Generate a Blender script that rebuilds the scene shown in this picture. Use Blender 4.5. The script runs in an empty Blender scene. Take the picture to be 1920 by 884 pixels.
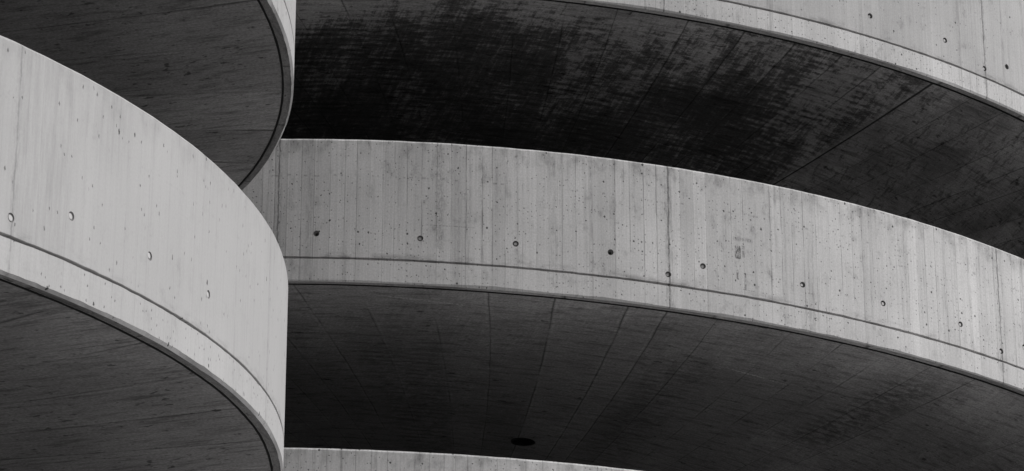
import bpy, bmesh, math, random
from mathutils import Vector, Matrix, noise
sc = bpy.context.scene
PI = math.pi
random.seed(7)

# ------------------------------------------------------------------ camera
EYE = 1.65                                   # camera height above the ground
cam = bpy.data.cameras.new('camera'); cam_o = bpy.data.objects.new('camera', cam)
sc.collection.objects.link(cam_o)
cam.sensor_width = 36.0; cam.lens = 36.0 * 5747.2 / 1920.0
cam.clip_start = 0.1; cam.clip_end = 3000
cam_o.location = (0, 0, EYE); cam_o.rotation_euler = (PI / 2 + 0.3607, 0, 0)
sc.camera = cam_o

# ------------------------------------------------------------------ light
SUN_AZ = math.radians(77)                    # to the right of the direction back to the camera
SUN_EL = math.radians(42)
sun_dir = Vector((math.sin(SUN_AZ) * math.cos(SUN_EL), -math.cos(SUN_AZ) * math.cos(SUN_EL), math.sin(SUN_EL)))
w = bpy.data.worlds.new('World'); sc.world = w; w.use_nodes = True
nt = w.node_tree; nt.nodes.clear()
sky = nt.nodes.new('ShaderNodeTexSky'); sky.sky_type = 'NISHITA'; sky.sun_disc = False
sky.sun_elevation = SUN_EL; sky.sun_rotation = math.atan2(sun_dir.x, sun_dir.y)
bw = nt.nodes.new('ShaderNodeRGBToBW')       # the place as black-and-white film sees it
bg = nt.nodes.new('ShaderNodeBackground'); bg.inputs['Strength'].default_value = 0.13
out = nt.nodes.new('ShaderNodeOutputWorld')
nt.links.new(sky.outputs[0], bw.inputs[0]); nt.links.new(bw.outputs[0], bg.inputs[0]); nt.links.new(bg.outputs[0], out.inputs[0])
sl = bpy.data.lights.new('sun', 'SUN'); sl.energy = 2.9; sl.angle = math.radians(0.5); sl.color = (1.0, 0.992, 0.988)
so = bpy.data.objects.new('sun', sl); sc.collection.objects.link(so)
so.rotation_euler = sun_dir.to_track_quat('Z', 'Y').to_euler(); so.location = sun_dir * 60
vs = sc.view_settings
sc.display_settings.display_device = 'sRGB'
vs.view_transform = 'Standard'; vs.look = 'None'; vs.exposure = 0.07; vs.gamma = 1.0; vs.use_curve_mapping = False

# ------------------------------------------------------------------ the measured place
PITCH = 3.0                                  # storey height of the spirals
DG, DB = 1.186, 1.4126                       # groove and bottom edge below the parapet top
BANK = 0.045                                 # the decks dip towards the middle
CORE = 2.6
RINGS = {
    'far':  dict(c=(-0.8811, 35.4379), R=9.1067, h=-PITCH, z=10.8576 + EYE, drip=0.076),
    'near': dict(c=(-10.0028, 20.3588), R=8.3988, h=PITCH, z=6.9482 + EYE, drip=0.070),
}
for r in RINGS.values():
    r['b'] = math.atan2(-r['c'][1], -r['c'][0])

# ------------------------------------------------------------------ node helper
class NB:
    def __init__(s, name):
        s.m = bpy.data.materials.new(name); s.m.use_nodes = True
        s.t = s.m.node_tree; s.t.nodes.clear()
    def n(s, kind, **k):
        x = s.t.nodes.new(kind)
        for a, b in k.items(): setattr(x, a, b)
        return x
    def put(s, sock, v):
        if isinstance(v, bpy.types.NodeSocket): s.t.links.new(v, sock)
        elif v is not None: sock.default_value = v
    def m_(s, op, a, b=None, c=None, clamp=False):
        x = s.n('ShaderNodeMath', operation=op, use_clamp=clamp)
        s.put(x.inputs[0], a); s.put(x.inputs[1], b); s.put(x.inputs[2], c)
        return x.outputs[0]
    def add(s, a, b): return s.m_('ADD', a, b)
    def sub(s, a, b): return s.m_('SUBTRACT', a, b)
    def mul(s, a, b): return s.m_('MULTIPLY', a, b)
    def wrap(s, a, half): return s.m_('WRAP', a, half, -half)
    def ramp(s, v, a, b, lo=0.0, hi=1.0):           # smooth step from a to b
        x = s.n('ShaderNodeMapRange', interpolation_type='SMOOTHSTEP')
        s.put(x.inputs['Value'], v); s.put(x.inputs['From Min'], a); s.put(x.inputs['From Max'], b)
        s.put(x.inputs['To Min'], lo); s.put(x.inputs['To Max'], hi)
        return x.outputs['Result']
    def vec(s, a, b, c=0.0):
        x = s.n('ShaderNodeCombineXYZ'); s.put(x.inputs[0], a); s.put(x.inputs[1], b); s.put(x.inputs[2], c)
        return x.outputs[0]
    def noise(s, u, v, su, sv, detail=3.0, rough=0.55, seed=0.0, dist=0.0):
        x = s.n('ShaderNodeTexNoise', noise_dimensions='3D')
        s.put(x.inputs['Vector'], s.vec(s.mul(u, su), s.mul(v, sv), seed))
        x.inputs['Scale'].default_value = 1; x.inputs['Detail'].default_value = detail
        x.inputs['Roughness'].default_value = rough; x.inputs['Distortion'].default_value = dist
        return x.outputs[0]
    def cells(s, u, scale, rnd=0.3, feat='F1'):      # 1D cells along u
        x = s.n('ShaderNodeTexVoronoi', voronoi_dimensions='1D', feature=feat)
        s.put(x.inputs['W'], s.mul(u, scale)); x.inputs['Scale'].default_value = 1
        x.inputs['Randomness'].default_value = rnd
        return x
    def spots(s, u, v, su, sv, seed=0.0):
        x = s.n('ShaderNodeTexVoronoi', voronoi_dimensions='2D', feature='F1')
        s.put(x.inputs['Vector'], s.vec(s.m_('MULTIPLY_ADD', u, su, seed * 17.3), s.m_('MULTIPLY_ADD', v, sv, seed * 9.1))); x.inputs['Scale'].default_value = 1
        sep = s.n('ShaderNodeSeparateColor'); s.put(sep.inputs[0], x.outputs['Color'])
        return x.outputs['Distance'], sep.outputs[0], sep.outputs[1]
    def sep(s, col):
        x = s.n('ShaderNodeSeparateColor'); s.put(x.inputs[0], col); return x.outputs
    def uv(s):
        x = s.n('ShaderNodeUVMap', uv_map='UVMap'); y = s.n('ShaderNodeSeparateXYZ'); s.put(y.inputs[0], x.outputs[0])
        return y.outputs[0], y.outputs[1]
    def dark(s, f, mask, k):                          # f * (1 - k*mask)
        return s.mul(f, s.m_('MULTIPLY_ADD', mask, s.mul(k, -1.0) if isinstance(k, bpy.types.NodeSocket) else -k, 1.0))
    def near_line(s, d, w):                           # 1 on a line d = 0, 0 beyond w
        return s.ramp(s.m_('ABSOLUTE', d), w * 0.35, w, 1.0, 0.0)
    def box(s, u, v, u0, u1, v0, v1, soft):
        a = s.mul(s.ramp(u, u0 - soft, u0 + soft), s.ramp(u, u1 - soft, u1 + soft, 1.0, 0.0))
        b = s.mul(s.ramp(v, v0 - soft, v0 + soft), s.ramp(v, v1 - soft, v1 + soft, 1.0, 0.0))
        return s.mul(a, b)
    def finish(s, val, height=None, rough=0.85, spec=0.3, tint=(1.0, 0.986, 0.986), bump=0.5, bdist=0.004):
        c = s.n('ShaderNodeCombineColor')
        for i in range(3): s.put(c.inputs[i], s.mul(val, tint[i]))
        p = s.n('ShaderNodeBsdfPrincipled'); s.put(p.inputs['Base Color'], c.outputs[0])
        p.inputs['Roughness'].default_value = rough; p.inputs['Specular IOR Level'].default_value = spec
        if height is not None:
            b = s.n('ShaderNodeBump'); b.inputs['Strength'].default_value = bump; b.inputs['Distance'].default_value = bdist
            s.put(b.inputs['Height'], height); s.put(p.inputs['Normal'], b.outputs[0])
        o = s.n('ShaderNodeOutputMaterial'); s.put(o.inputs[0], p.outputs[0])
        return s.m

# ------------------------------------------------------------------ concrete
def wall_material(name, R, base, contrast, lines, joints, jk, pores, marks=(), slit=0.8, weather=()):
    """board-marked concrete; u runs along the wall in metres, v down from the parapet top"""
    b = NB(name); u, v = b.uv()
    f = b.m_('ADD', base, 0.0)
    # boards
    uw = b.add(u, b.mul(b.sub(b.noise(u, v, 0.0, 1.1, 1, seed=3), 0.5), 0.012))
    cell = b.cells(uw, 1 / 0.127, 0.6)
    edge = b.cells(uw, 1 / 0.127, 0.6, 'DISTANCE_TO_EDGE').outputs['Distance']
    tone, rnd, rnd2 = b.sep(cell.outputs['Color'])[:3]
    f = b.mul(f, b.ramp(tone, 0, 1, 1 - 0.060 * contrast * (0.2 + 0.8 * lines), 1 + 0.045 * contrast * (0.2 + 0.8 * lines)))
    # long vertical streaks, left by grain and by running water
    st = b.noise(u, v, 55, 0.7, 3, 0.6, 1.3)
    f = b.mul(f, b.ramp(st, 0.30, 0.70, 1 - 0.055 * contrast, 1 + 0.04 * contrast))
    st2 = b.noise(u, v, 16, 0.35, 3, 0.6, 5.3)
    f = b.dark(f, b.mul(b.ramp(st2, 0.54, 0.70), b.ramp(b.noise(u, v, 30, 6, 4, 0.7, 51.0), 0.35, 0.6)), 0.22 * contrast)
    # clouds
    big = b.noise(u, v, 0.9, 0.8, 3, 0.5, 2.0)
    f = b.mul(f, b.ramp(big, 0.3, 0.7, 1 - 0.09 * contrast, 1 + 0.07 * contrast))
    mid = b.noise(u, v, 9, 5, 6, 0.68, 4.0)
    f = b.dark(f, b.mul(b.ramp(mid, 0.52, 0.72), b.ramp(big, 0.65, 0.35, 0.25, 1.0)), 0.29 * contrast)
    fine = b.noise(u, v, 70, 55, 3, 0.7, 6.0)
    f = b.mul(f, b.ramp(fine, 0.25, 0.75, 1 - 0.10 * contrast, 1 + 0.08 * contrast))
    # board joints: thin, broken, each of its own strength
    vn = b.noise(u, v, 7.9, 2.2, 3, 0.6, 8.0)
    ln = b.mul(b.ramp(edge, 0.012, 0.05, 1.0, 0.0), b.ramp(b.add(vn, b.mul(rnd, 0.35)), 0.56, 0.80))
    f = b.dark(f, ln, 0.36 * lines)
    lite = b.mul(b.ramp(b.m_('ABSOLUTE', b.sub(edge, 0.085)), 0.0, 0.045, 1.0, 0.0), b.ramp(rnd2, 0.45, 0.9))
    f = b.mul(f, b.m_('MULTIPLY_ADD', lite, 0.08 * lines, 1.0))
    band = b.mul(b.mul(b.ramp(edge, 0.02, 0.17, 1.0, 0.0), b.ramp(rnd2, 0.80, 0.93)), b.ramp(b.noise(u, v, 28, 3.0, 4, 0.7, 11.0), 0.38, 0.62))
    f = b.dark(f, band, 0.36 * lines)
    # grime under the coping and along the groove
    up = b.mul(b.ramp(v, 0.0, b.m_('MULTIPLY_ADD', st2, 0.55, 0.0), 1.0, 0.0), b.ramp(mid, 0.40, 0.60))
    f = b.dark(f, up, 0.20 * contrast)
    lip = b.mul(b.ramp(v, DG - 0.10, DG - 0.012), b.ramp(v, DG, DG + 0.004, 1.0, 0.0))
    f = b.dark(f, b.mul(lip, b.ramp(b.noise(u, v, 3.2, 9, 5, 0.7, 13.0), 0.45, 0.66)), 0.16 + 0.2 * contrast)
    # row of nail marks of the shuttering
    nail_v = b.near_line(b.sub(v, b.m_('MULTIPLY_ADD', rnd, 0.02, 0.36)), 0.012)
    nail = b.mul(nail_v, b.ramp(b.noise(u, v, 26, 1, 1, 0.5, 17.0), 0.58, 0.66))
    f = b.dark(f, nail, 0.30 * lines)
    # pores
    pu = b.add(u, b.mul(b.sub(b.noise(u, v, 75, 60, 2, 0.5, 21.0), 0.5), 0.022))
    clus = b.ramp(b.noise(u, v, 1.7, 1.9, 3, 0.6, 23.0), 0.35, 0.62, 0.25, 1.3)
    d1, r1, q1 = b.spots(pu, v, 11.0, 11.0 * slit, 0.3)
    p1 = b.mul(b.ramp(d1, b.m_('MULTIPLY_ADD', b.mul(q1, q1), 0.055, 0.030), b.m_('MULTIPLY_ADD', b.mul(q1, q1), 0.065, 0.065), 1.0, 0.0),
               b.ramp(r1, b.m_('MULTIPLY_ADD', clus, -0.26 * pores, 1.0), b.m_('MULTIPLY_ADD', clus, -0.25 * pores, 1.01)))
    d2, r2, q2 = b.spots(pu, v, 27.0, 25.0 * slit, 7.7)
    p2 = b.mul(b.ramp(d2, 0.06, b.m_('MULTIPLY_ADD', q2, 0.10, 0.14), 1.0, 0.0), b.ramp(r2, b.m_('MULTIPLY_ADD', clus, -0.27 * pores, 1.0), b.m_('MULTIPLY_ADD', clus, -0.24 * pores, 1.0)))
    d3, r3, q3 = b.spots(pu, v, 46.0, 15.0, 2.7)
    p3 = b.mul(b.ramp(d3, 0.10, 0.26, 1.0, 0.0), b.mul(b.ramp(r3, 0.78, 0.88), b.ramp(mid, 0.48, 0.6)))
    f = b.dark(f, p1, 0.82); f = b.dark(f, p2, 0.58); f = b.dark(f, p3, 0.26 * contrast)
    # pour joints between panels
    phi = b.m_('DIVIDE', b.add(u, b.mul(b.sub(b.noise(u, v, 0.3, 14, 3, 0.6, 31.0), 0.5), 0.022)), R)
    t = b.wrap(phi, PI); dj = None
    for j in joints:
        q = b.m_('ABSOLUTE', b.sub(t, j)); dj = q if dj is None else b.m_('MINIMUM', dj, q)
    dj = b.mul(dj, R)
    jl = b.mul(b.near_line(dj, 0.011), b.ramp(b.noise(u, v, 2, 9, 3, 0.6, 33.0), 0.30, 0.55, 0.45, 1.0))
    f = b.dark(f, jl, 0.55 * jk)
    jb = b.mul(b.near_line(dj, 0.05), b.ramp(b.noise(u, v, 34, 10, 5, 0.75, 35.0), 0.46, 0.6))
    f = b.dark(f, jb, 0.24 * jk)
    for (u0, u1, v0, v1, s_, k) in weather:               # patches where run-off has streaked the face
        f = b.dark(f, b.mul(b.box(u, v, u0, u1, v0, v1, s_), b.ramp(b.noise(u, v, 24, 2.2, 5, 0.7, 61.0), 0.36, 0.66)), k)
    # single marks: (u0, u1, v0, v1, softness, strength)
    for (u0, u1, v0, v1, s_, k) in marks:
        f = b.dark(f, b.mul(b.box(u, v, u0, u1, v0, v1, s_), b.ramp(b.noise(u, v, 60, 24, 4, 0.75, 41.0), 0.40, 0.56)), k)
    h = b.mul(tone, 0.28 * lines)
    h = b.sub(h, b.mul(ln, 0.5 * lines)); h = b.sub(h, b.mul(p1, 1.0)); h = b.sub(h, b.mul(p2, 0.5)); h = b.sub(h, b.mul(jl, 0.6 * jk))
    h = b.add(h, b.mul(st, 0.35 * contrast)); h = b.add(h, b.mul(fine, 0.22)); h = b.add(h, b.mul(mid, 0.25 * contrast))
    return b.finish(f, h, bump=0.30, bdist=0.004)

def soffit_material(name, base, stain, radial_grain, R, split=None, marks=(), width=0.56, seed=0.0, comb=0.0, ref=0.22, halo=0.15, patches=()):
    """underside of a deck: u along the curve, v inwards from the edge, both in metres"""
    b = NB(name); u0_, v = b.uv()
    # boards run almost radially: angle from u, sheared a little, widths kept at the edge
    u = b.sub(u0_, b.mul(v, 0.0105 * R))
    ut = b.mul(b.wrap(b.sub(b.m_('DIVIDE', u0_, R), ref), PI), b.sub(R, v))        # true arc length at this depth
    f = b.m_('ADD', base, 0.0)
    us = b.add(u, b.m_('MULTIPLY_ADD', b.sub(b.noise(u, v, 0.2, 2.5, 3, 0.6, 71.0), 0.5), 0.03, seed))
    cell = b.cells(us, 1 / width, 0.75)
    edge = b.cells(us, 1 / width, 0.75, 'DISTANCE_TO_EDGE').outputs['Distance']
    tone, rnd, rnd2 = b.sep(cell.outputs['Color'])[:3]
    f = b.mul(f, b.ramp(tone, 0, 1, 0.88, 1.10))
    if radial_grain: gu, gv = 5.5, 1.05
    else: gu, gv = 1.05, 5.5
    grain = b.noise(ut, v, gu * 8, gv * 8, 3, 0.6, seed + 2)
    f = b.mul(f, b.ramp(grain, 0.3, 0.7, 0.86, 1.12))
    cloud = b.noise(ut, v, 0.8, 0.8, 4, 0.55, seed + 5)
    f = b.mul(f, b.ramp(cloud, 0.3, 0.7, 0.85, 1.12))
    mot = b.noise(ut, v, gu * 2.0, gv * 2.4, 6, 0.72, seed + 7)
    f = b.dark(f, b.ramp(mot, 0.47, 0.68), 0.44)
    # short dark dashes left by the sheets of the shuttering
    da, db = ((10, 7), (24, 15)) if radial_grain else ((6, 14), (15, 32))
    clump = b.mul(b.sub(b.noise(ut, v, 1.3, 1.3, 3, 0.6, seed + 8), 0.5), 0.22)
    dash = b.ramp(b.add(b.noise(ut, v, da[0], da[1], 3, 0.55, seed + 9), clump), 0.635 if radial_grain else 0.65, 0.69 if radial_grain else 0.715)
    dash2 = b.ramp(b.add(b.noise(ut, v, db[0], db[1], 2, 0.5, seed + 12), clump), 0.66, 0.74)
    f = b.dark(f, b.m_('MAXIMUM', dash, b.mul(dash2, 0.9)), 0.64)
    if radial_grain:
        wob = b.add(ut, b.mul(b.sub(b.noise(ut, v, 0.6, 0.6, 2, 0.5, 3.0), 0.5), 0.06))
        e2 = b.cells(wob, 1 / 0.21, 0.7, 'DISTANCE_TO_EDGE').outputs['Distance']
        f = b.dark(f, b.mul(b.ramp(e2, 0.01, 0.04, 1.0, 0.0), b.ramp(b.noise(ut, v, 4.0, 1.3, 2, 0.5, 19.0), 0.52, 0.66)), 0.42)
    # board joints
    jw = b.noise(u, v, 1.2, 1.6, 4, 0.65, seed + 21)
    ln = b.mul(b.ramp(edge, 0.006, 0.024, 1.0, 0.0), b.ramp(b.add(jw, b.mul(rnd, 0.4)), 0.55, 0.82, 0.08, 1.0))
    f = b.dark(f, ln, 0.58)
    lt = b.mul(b.ramp(b.m_('ABSOLUTE', b.sub(edge, 0.05)), 0.0, 0.03, 1.0, 0.0), b.ramp(b.add(jw, b.mul(rnd2, 0.3)), 0.6, 0.8))
    f = b.mul(f, b.m_('MULTIPLY_ADD', lt, halo, 1.0))
    fine = b.noise(ut, v, 45, 45, 3, 0.7, 25.0)
    f = b.mul(f, b.ramp(fine, 0.25, 0.75, 0.74, 1.26))
    if stain > 0:                                          # damp black staining of the oldest soffit
        s1 = b.noise(ut, v, 1.0, 0.62, 5, 0.62, seed + 31, 0.4)
        s2 = b.noise(ut, v, 7.5, 13.0, 6, 0.82, seed + 33)
        s3 = b.noise(ut, v, 26, 1.6, 5, 0.72, seed + 35)
        cb = b.m_('SINE', b.mul(b.add(v, b.mul(b.sub(b.noise(ut, v, 2.2, 2.2, 3, 0.6, seed + 37), 0.5), 0.05)), 2 * PI / 0.105))
        sm = b.add(b.add(b.mul(s1, 0.46), b.mul(s2, 0.52)), b.mul(b.sub(s3, 0.16), 0.30))
        sm = b.add(sm, b.mul(b.mul(cb, b.ramp(b.noise(ut, v, 1.1, 1.1, 2, 0.5, seed + 39), 0.40, 0.60)), comb))
        sm = b.add(sm, b.mul(b.sub(tone, 0.5), 0.06))
        sm = b.add(sm, b.ramp(v, 0.1, 1.8, -0.085, 0.025))
        mask = b.m_('MULTIPLY_ADD', b.ramp(sm, 0.505, 0.575), 0.55, b.mul(b.ramp(sm, 0.44, 0.69), 0.48))
        wear = b.mul(b.ramp(b.noise(ut, v, 9, 24, 5, 0.8, seed + 41), 0.58, 0.72), b.ramp(b.noise(ut, v, 1.2, 1.0, 3, 0.6, seed + 43), 0.45, 0.62))
        mask = b.mul(mask, b.m_('MULTIPLY_ADD', wear, -0.35, 1.0))
        if split is not None:
            mask = b.mul(mask, b.ramp(u, split - 0.15, split + 0.02, 1.0, 0.18))
        f = b.dark(f, mask, stain)
    if split is not None:
        d = b.sub(u, split)
        side = b.ramp(d, -0.01, 0.01)
        g2 = b.ramp(b.noise(ut, v, 15, 4.5, 5, 0.72, seed + 51), 0.50, 0.64)
        g3 = b.ramp(b.noise(ut, v, 2.0, 1.0, 4, 0.6, seed + 53), 0.42, 0.62)
        f = b.dark(f, b.mul(side, b.m_('MAXIMUM', g2, b.mul(g3, 0.6))), 0.52)
        f = b.dark(f, b.near_line(d, 0.022), 0.85)
    for (ua, ub, va, vb, k) in patches:                    # a single damp patch along a board
        q = b.ramp(b.add(b.noise(ut, v, 8, 15, 5, 0.78, 81.0), b.mul(b.m_('SINE', b.mul(v, 2 * PI / 0.11)), 0.05)), 0.42, 0.58)
        f = b.dark(f, b.mul(b.box(u, v, ua, ub, va, vb, 0.22), q), k)
    for (ua, va, ub, vb, wd, k) in marks:                  # scrapes: a thin line from (ua, va) to (ub, vb)
        sl_ = (vb - va) / (ub - ua)
        d = b.sub(v, b.m_('MULTIPLY_ADD', b.sub(u0_, ua), sl_, va))
        m = b.mul(b.near_line(d, wd), b.mul(b.ramp(u0_, ua, ua + 0.1), b.ramp(u0_, ub - 0.1, ub, 1.0, 0.0)))
        f = b.mul(f, b.m_('MULTIPLY_ADD', b.mul(m, b.ramp(fine, 0.35, 0.6)), k, 1.0))
    h = b.sub(b.mul(fine, 0.3), b.add(b.mul(ln, 0.3), b.mul(dash, 0.5)))
    return b.finish(f, h, rough=0.9, spec=0.15, bump=0.35, bdist=0.004)

def plain_material(name, base, var=0.12, scale=3.0, rough=0.9):
    b = NB(name); g = b.n('ShaderNodeNewGeometry'); s = b.n('ShaderNodeSeparateXYZ'); b.put(s.inputs[0], g.outputs['Position'])
    a = b.add(s.outputs[0], b.mul(s.outputs[2], 0.7)); c = b.add(s.outputs[1], b.mul(s.outputs[2], 0.6))
    n1 = b.noise(a, c, scale, scale, 6, 0.65, 1.0)
    return b.finish(b.mul(base, b.ramp(n1, 0.25, 0.75, 1 - var, 1 + var)), n1, rough=rough, spec=0.2, bump=0.2)

FAR, NEAR = RINGS['far'], RINGS['near']
far_marks = [(2.79, 2.85, 0.69, 0.82, 0.006, 0.75), (2.86, 2.89, 0.68, 0.80, 0.004, 0.45), (2.78, 2.97, 0.60, 0.64, 0.012, 0.4),
             (2.885, 2.899, 0.95, 1.12, 0.003, 0.6), (2.86, 2.98, 1.115, 1.123, 0.003, 0.42), (2.87, 2.98, 0.955, 0.962, 0.003, 0.35),
             (2.80, 2.822, 0.93, 1.03, 0.004, 0.65), (-0.13, 0.31, 0.822, 0.831, 0.004, 0.40), (-0.05, 0.02, 0.0, 1.08, 0.015, 0.26)]
FJ = (-0.986, -0.576, -0.166, 0.2344, 0.644, 1.05)
NJ = (0.128, 0.5735, 1.017)
M_WALL_FAR = wall_material('board_marked_concrete', FAR['R'], 0.515, 1.25, 1.0, FJ, 1.0, 1.0, far_marks)
M_WALL_FAR_UP = wall_material('cloudy_concrete', FAR['R'], 0.415, 1.15, 0.22, FJ, 1.0, 0.25)
M_WALL_FAR_LOW = wall_material('pale_concrete', FAR['R'], 0.56, 1.1, 0.8, FJ, 1.0, 1.1)
M_BEAM_FAR = wall_material('speckled_edge_concrete', FAR['R'], 0.515, 1.2, 0.5, FJ, 1.0, 1.25)
M_WALL_NEAR = wall_material('smooth_board_concrete', NEAR['R'], 0.385, 0.40, 0.24, NJ, 0.45, 0.30, (), 0.45, [(4.75, 5.35, -0.2, 1.3, 0.12, 0.12), (5.5, 5.9, -0.2, 0.5, 0.15, 0.10)])
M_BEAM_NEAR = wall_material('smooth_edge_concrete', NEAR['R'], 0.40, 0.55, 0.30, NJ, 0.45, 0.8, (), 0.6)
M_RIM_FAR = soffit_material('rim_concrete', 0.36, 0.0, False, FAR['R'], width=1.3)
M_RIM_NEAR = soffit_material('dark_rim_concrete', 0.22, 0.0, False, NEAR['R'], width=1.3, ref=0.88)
M_SOF_FAR = soffit_material('dark_soffit_concrete', 0.375, 0.25, False, FAR['R'], marks=[(3.22, 1.17, 4.10, 1.27, 0.018, 0.8), (-0.57, 0.33, 0.30, 0.46, 0.022, 0.45)], patches=[(4.85, 5.5, 0.5, 2.4, 0.5), (-1.2, -0.1, 1.5, 5.0, 0.3), (2.3, 3.1, 1.2, 4.0, 0.3)])
M_SOF_FAR_UP = soffit_material('stained_soffit_concrete', 0.36, 0.80, False, FAR['R'], split=-52.02, seed=4.4, comb=0.026)
M_SOF_NEAR = soffit_material('grained_soffit_concrete', 0.29, 0.0, True, NEAR['R'], width=0.9, ref=0.88, halo=0.25)
M_DECK = plain_material('worn_deck_asphalt', 0.035)
M_INNER = plain_material('bounce_cut_concrete', 0.07)  # unseen parapet backs, darkened to cut light bounced onto the soffits
M_CORE = plain_material('core_wall_concrete', 0.05)
M_PLUG = plain_material('cement_plug', 0.47, 0.12, 60)
M_HOLE = plain_material('hole_concrete', 0.22, 0.2, 60)
M_GROOVE_SHADE = plain_material('groove_shade_black', 0.008, 0.3, 30, 0.8)  # shade of the drip groove, put into the colour
M_PIPE = plain_material('black_plastic_pipe', 0.012, 0.2, 20, 0.6)
M_GROUND = plain_material('ground_asphalt', 0.05, 0.2, 0.8)
M_BOUNCE = plain_material('pale_bounce', 0.55, 0.12, 0.8)  # for the added disc that throws light up

# ------------------------------------------------------------------ builders
def link(o, parent=None):
    sc.collection.objects.link(o)
    if parent: o.parent = parent
    return o
def add_mesh(name, verts, faces, mat, parent=None, uvs=None, smooth_angle=None):
    me = bpy.data.meshes.new(name); me.from_pydata(verts, [], faces)
    if uvs is not None:
        ul = me.uv_layers.new(name='UVMap')
        flat = []
        for f_uv in uvs:
            for q in f_uv: flat.extend(q)
        ul.data.foreach_set('uv', flat)
    me.materials.append(mat); me.update()
    return link(bpy.data.objects.new(name, me), parent)

def phi_steps(centre):
    """angles of one turn, finer on the side that faces the viewer"""
    L = []; a = -PI
    while a < PI - 1e-6:
        L.append(centre + a)
        a += 0.006 if -1.35 < a < 1.35 else 0.04
    L.append(centre + PI)
    return L
def sweep(name, ring, prof, centre, mat, parent, wob=None, uvf=None, inner=None):
    """prof: closed list of (inset, depth below the parapet top); swept along one turn of the helix"""
    R, h, z0, b0 = ring['R'], ring['h'], ring['z'], ring['b']
    ph = phi_steps(centre); n = len(prof)
    verts = []
    for a in ph:
        ca, sa = math.cos(b0 + a), math.sin(b0 + a); zz = z0 + h * a / (2 * PI)
        for j, (i, d) in enumerate(prof):
            di, dd = wob(a * R, j) if wob else (0, 0)
            r = R - i - di
            verts.append((r * ca, r * sa, zz - d - dd))
    faces, uvs = [], []
    per = [0.0]
    for j in range(n):
        p, q = prof[j], prof[(j + 1) % n]; per.append(per[-1] + math.hypot(q[0] - p[0], q[1] - p[1]))
    for k in range(len(ph) - 1):
        for j in range(n):
            j2 = (j + 1) % n
            a, b, c, d = k * n + j, k * n + j2, (k + 1) * n + j2, (k + 1) * n + j
            ua, ub = ph[k] * R, ph[k + 1] * R
            if uvf: va, vb = uvf(j, prof[j]), uvf(j, prof[j2])
            else: va, vb = prof[j][1], prof[j][1] + per[j + 1] - per[j]
            faces.append((a, b, c, d) if h else 0); uvs.append(((ua, va), (ua, vb), (ub, vb), (ub, va)))
    # close the two ends so that the solid is watertight
    e = (len(ph) - 1) * n
    faces.append(tuple(range(n - 1, -1, -1))); uvs.append(tuple((ph[0] * R, prof[j][1]) for j in range(n - 1, -1, -1)))
    faces.append(tuple(e + j for j in range(n))); uvs.append(tuple((ph[-1] * R, prof[j][1]) for j in range(n)))
    o = add_mesh(name, verts, faces, mat, parent, uvs)
    if inner:                                              # faces of the same part given a second material
        o.data.materials.append(inner[0])
        for k, p in enumerate(o.data.polygons):
            if k % n in inner[1] and k < (len(ph) - 1) * n: p.material_index = 1
    bm = bmesh.new(); bm.from_mesh(o.data); bmesh.ops.recalc_face_normals(bm, faces=bm.faces); bm.to_mesh(o.data); bm.free()
    return o

def nz(x, s, k=0.0): return noise.noise(Vector((x * s, k, 0.37 * k + 1.1)))

def cut(o, cutters):
    """cut holes into a solid for good, then throw the cutter away"""
    me = bpy.data.meshes.new('cut'); vs_, fs = [], []
    for v, f in cutters:
        k = len(vs_); vs_ += v; fs += [tuple(i + k for i in q) for q in f]
    me.from_pydata(vs_, [], fs); me.update()
    bm = bmesh.new(); bm.from_mesh(me); bmesh.ops.recalc_face_normals(bm, faces=bm.faces); bm.to_mesh(me); bm.free()
    me.materials.append(M_HOLE)
    c = bpy.data.objects.new('cut', me); sc.collection.objects.link(c); c.parent = o.parent
    m = o.modifiers.new('cut', 'BOOLEAN'); m.operation = 'DIFFERENCE'; m.solver = 'EXACT'; m.object = c; m.material_mode = 'TRANSFER'
    bpy.context.view_layer.update()
    new = bpy.data.meshes.new_from_object(o.evaluated_get(bpy.context.evaluated_depsgraph_get()))
    o.modifiers.clear(); old = o.data; new.name = old.name; o.data = new
    bpy.data.objects.remove(c); bpy.data.meshes.remove(me); bpy.data.meshes.remove(old)

def frustum(p, x, y, n, rings, seg=20, cap0=True, cap1=True):
    """rings of (radius, distance along n) round point p; x, y span the plane"""
    v = [tuple(p + n * t + x * (r * math.cos(2 * PI * k / seg)) + y * (r * math.sin(2 * PI * k / seg))) for r, t in rings for k in range(seg)]
    f = []
    for i in range(len(rings) - 1):
        for k in range(seg):
            f.append((i * seg + k, i * seg + (k + 1) % seg, (i + 1) * seg + (k + 1) % seg, (i + 1) * seg + k))
    if cap0: f.append(tuple(range(seg - 1, -1, -1)))
    if cap1: f.append(tuple((len(rings) - 1) * seg + k for k in range(seg)))
    return v, f

def wall_frame(ring, phi, d):
    a = ring['b'] + phi
    out_ = Vector((math.cos(a), math.sin(a), 0)); tan = Vector((-math.sin(a), math.cos(a), 0))
    return out_ * ring['R'] + Vector((0, 0, ring['z'] + ring['h'] * phi / (2 * PI) - d)), tan, Vector((0, 0, 1)), -out_

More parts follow.
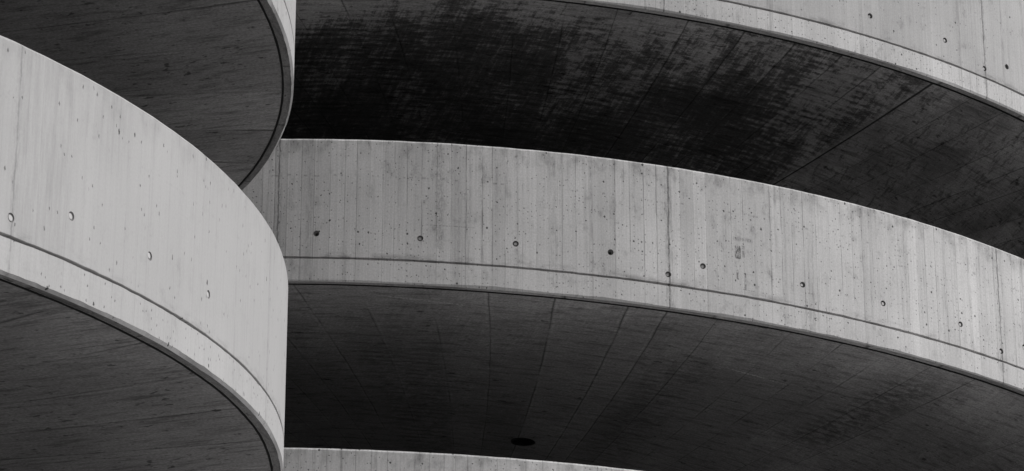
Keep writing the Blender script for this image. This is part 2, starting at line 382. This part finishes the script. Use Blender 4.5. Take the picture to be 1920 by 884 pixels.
def make_ramp(key, name, label, turns, wall_of, beam_m, rim_m, soffit_of, holes):
    ring = RINGS[key]; sgn = 1 if ring['h'] > 0 else -1
    root = bpy.data.objects.new(name, None); root.empty_display_size = 2
    root.location = (ring['c'][0], ring['c'][1], 0); link(root)
    root['label'] = label; root['category'] = 'ramp'
    R, dr = ring['R'], ring['drip']
    G = 0.0105 if key == 'far' else 0.009
    par = [(0.016, 0.0), (0.0, 0.018), (0.0, DG - G - 0.003), (0.003, DG - G), (0.18, DG - G), (0.18, 0.010), (0.170, 0.0)]
    def wob_par(u, j):
        if j in (0, 6): return (0, 0.004 * nz(u, 1.1, 5) + 0.0025 * nz(u, 6, 7))
        if j == 1: return (0.0012 * nz(u, 3, 2), 0.004 * nz(u, 1.1, 5) + 0.0025 * nz(u, 6, 7) + 0.005 * abs(nz(u, 14, 9)) + 0.012 * max(0, nz(u, 5, 10) - 0.35))
        if j in (2, 3): return (0.0, 0.003 * nz(u, 2.2, 3) + 0.0035 * nz(u, 11, 4))
        return (0, 0)
    bv = 0.013 if key == 'far' else 0.019
    beam = [(0.0, DG + G), (0.0, DB - bv), (bv * 0.85, DB), (dr, DB), (dr + 0.02, DB), (dr + 0.02, DG - 0.03), (0.028, DG - 0.03), (0.028, DG + G)]
    def wob_beam(u, j):
        if j == 0: return (0.0, 0.003 * nz(u, 2.6, 13) + 0.0035 * nz(u, 13, 14))
        if j == 1: return (0, -0.020 * max(0, nz(u, 1.3, 23)) - 0.011 * max(0, nz(u, 7, 24)) + 0.003 * nz(u, 21, 25) + 0.002)
        if j == 2: return (0.010 * max(0, nz(u, 1.6, 23)) + 0.006 * max(0, nz(u, 7, 24)), 0.001 * nz(u, 5, 26))
        return (0, 0)
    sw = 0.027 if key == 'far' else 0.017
    strip = [(dr, DB + 0.004), (dr + sw, DB + 0.004), (dr + sw, DB - 0.02), (dr, DB - 0.02)]  # black strip that stands in for the shade inside the drip groove
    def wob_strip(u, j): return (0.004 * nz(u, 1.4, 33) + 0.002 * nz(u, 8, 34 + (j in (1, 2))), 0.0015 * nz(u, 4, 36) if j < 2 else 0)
    w0 = dr + 0.02; wd = R - CORE
    slab = [(w0, DB)] + [(w0 + (wd - w0) * k / 6, DB + BANK * (w0 + (wd - w0) * k / 6)) for k in range(1, 7)] + \
           [(wd, 1.10 + BANK * wd), (0.1795, 1.10), (0.1795, 1.30), (w0, 1.30)]
    for t in turns:
        centre = sgn * 2 * PI * t
        p = sweep('parapet', ring, par, centre, wall_of(t), root, wob_par, None, (M_INNER, (4,)))
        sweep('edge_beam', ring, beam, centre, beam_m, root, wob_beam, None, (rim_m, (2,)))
        sweep('drip_groove_shade', ring, strip, centre, M_GROOVE_SHADE, root, wob_strip)
        s = sweep('deck_slab', ring, slab, centre, soffit_of(t), root, None,
                  lambda j, q: q[0] if j < 6 else q[0] + 40.0)
        if key == 'far' and t == 1: s['label'] = 'deck slab whose underside is stained black by damp'
        if key == 'far' and t == 0:                      # the round outlet in the soffit
            phi, ins = 0.1705, 3.97; a = ring['b'] + phi
            pos = Vector(((R - ins) * math.cos(a), (R - ins) * math.sin(a), ring['z'] + ring['h'] * phi / (2 * PI) - DB - BANK * ins))
            X, Y, Z = Vector((math.cos(a), math.sin(a), 0)), Vector((-math.sin(a), math.cos(a), 0)), Vector((0, 0, 1))
            cut(s, [frustum(pos, X, Y, Z, [(0.127, -0.08), (0.127, 0.22)], 40)])
            v, f = frustum(pos, X, Y, Z, [(0.1265, -0.003), (0.1265, 0.215), (0.119, 0.215), (0.119, -0.003)], 40, False, False)
            f += [tuple((3 * 40 + k, 3 * 40 + (k + 1) % 40, (k + 1) % 40, k)) for k in range(40)]
            k0 = len(v); v2, f2 = frustum(pos, X, Y, Z, [(0.119, 0.19), (0.119, 0.2)], 40)
            v += v2; f += [tuple(i + k0 for i in q) for q in f2]
            add_mesh('drain_pipe', v, f, M_PIPE, s)
        hs = holes(t); hole_depth = 0.028 if key == 'far' else 0.009
        pr = 0.016 if key == 'far' else 0.019
        if hs:
            cs = []
            for phi, d, plug in hs:
                pos, X, Y, N = wall_frame(ring, phi, d)
                cs.append(frustum(pos, X, Y, N, [(0.0310, -0.02), (0.0285, 0.0), (0.0245, hole_depth), (0.0150, hole_depth + 0.002), (0.0140, hole_depth + 0.09)] if not plug else [(0.0310, -0.02), (0.0285, 0.0), (0.0245, hole_depth)]))
            cut(p, cs)
            for k, (phi, d, plug) in enumerate(hs):
                if not plug: continue                          # this one lost its plug: an open black hole
                pos, X, Y, N = wall_frame(ring, phi, d)
                rr = random.Random(int(phi * 1000) + 5)
                top = hole_depth * rr.uniform(0.25, 0.55)
                dx, dy = rr.uniform(-.004, .004), rr.uniform(-.004, .004)
                v, f = frustum(pos + X * dx + Y * dy, X, Y, N, [(pr - 0.003, hole_depth + 0.004), (pr, hole_depth + 0.003), (pr, top + 0.003), (pr - 0.003, top)])
                add_mesh('tie_plug', v, f, M_PLUG, p)
    # core wall that carries the decks in the middle
    zt = ring['z'] + PITCH * (max(turns) + 0.6)
    v, f = frustum(Vector((0, 0, 0)), Vector((1, 0, 0)), Vector((0, 1, 0)), Vector((0, 0, 1)), [(CORE + 0.02, -0.2), (CORE + 0.02, zt)], 96)
    add_mesh('core_wall', v, f, M_CORE, root)
    return root

# tie holes: four per panel and one on every pour joint, the same on each turn
def holes_far(t):
    if t not in (0, 1, -1): return []
    c = -2 * PI * t; L = []
    for k in range(-2, 3):
        j = FJ[k + 3]
        L.append((c + j - 0.001, 1.083, True))
        offs = ((0.0400, 0.948, False), (0.1454, 0.963, True), (0.2418, 0.952, True), (0.3391, 0.940, False)) if k < 0 else \
               ((0.0365, 0.950, t < 1), (0.1482, 0.955, True), (0.2459, 0.956, True), (0.3496, 0.944, True))
        L += [(c + j + o, d, q) for o, d, q in offs]
    return L
def holes_near(t):
    if t not in (0, 1): return []
    c = 2 * PI * t; L = []
    for j, offs in ((0.128, (0.064, 0.168, 0.272, 0.376)), (0.5725, (0.0647, 0.1693, 0.2732))):
        L.append((c + j, 1.068, True))
        L += [(c + j + o, 0.908, True) for o in offs]
    return L

# ------------------------------------------------------------------ the setting
bm = bmesh.new()
bmesh.ops.create_grid(bm, x_segments=40, y_segments=40, size=1500)
for v in bm.verts: v.co.z = 0.0
me = bpy.data.meshes.new('ground'); bm.to_mesh(me); bm.free(); me.materials.append(M_GROUND)
g = link(bpy.data.objects.new('ground', me)); g['kind'] = 'structure'

bm = bmesh.new()
bmesh.ops.create_circle(bm, cap_ends=True, segments=96, radius=17, matrix=Matrix.Translation((-5, 27, 0.004)))  # unseen pale disc, added to bounce light onto the soffit edges
me = bpy.data.meshes.new('bounce_disc'); bm.to_mesh(me); bm.free(); me.materials.append(M_BOUNCE)
g = link(bpy.data.objects.new('bounce_disc', me)); g['kind'] = 'structure'

make_ramp('far', 'spiral_ramp', 'far concrete spiral ramp with board-marked grey parapets and a round drain hole in its soffit',
          range(-3, 3), lambda t: M_WALL_FAR_UP if t >= 1 else M_WALL_FAR if t == 0 else M_WALL_FAR_LOW, M_BEAM_FAR, M_RIM_FAR, lambda t: M_SOF_FAR_UP if t >= 1 else M_SOF_FAR, holes_far)
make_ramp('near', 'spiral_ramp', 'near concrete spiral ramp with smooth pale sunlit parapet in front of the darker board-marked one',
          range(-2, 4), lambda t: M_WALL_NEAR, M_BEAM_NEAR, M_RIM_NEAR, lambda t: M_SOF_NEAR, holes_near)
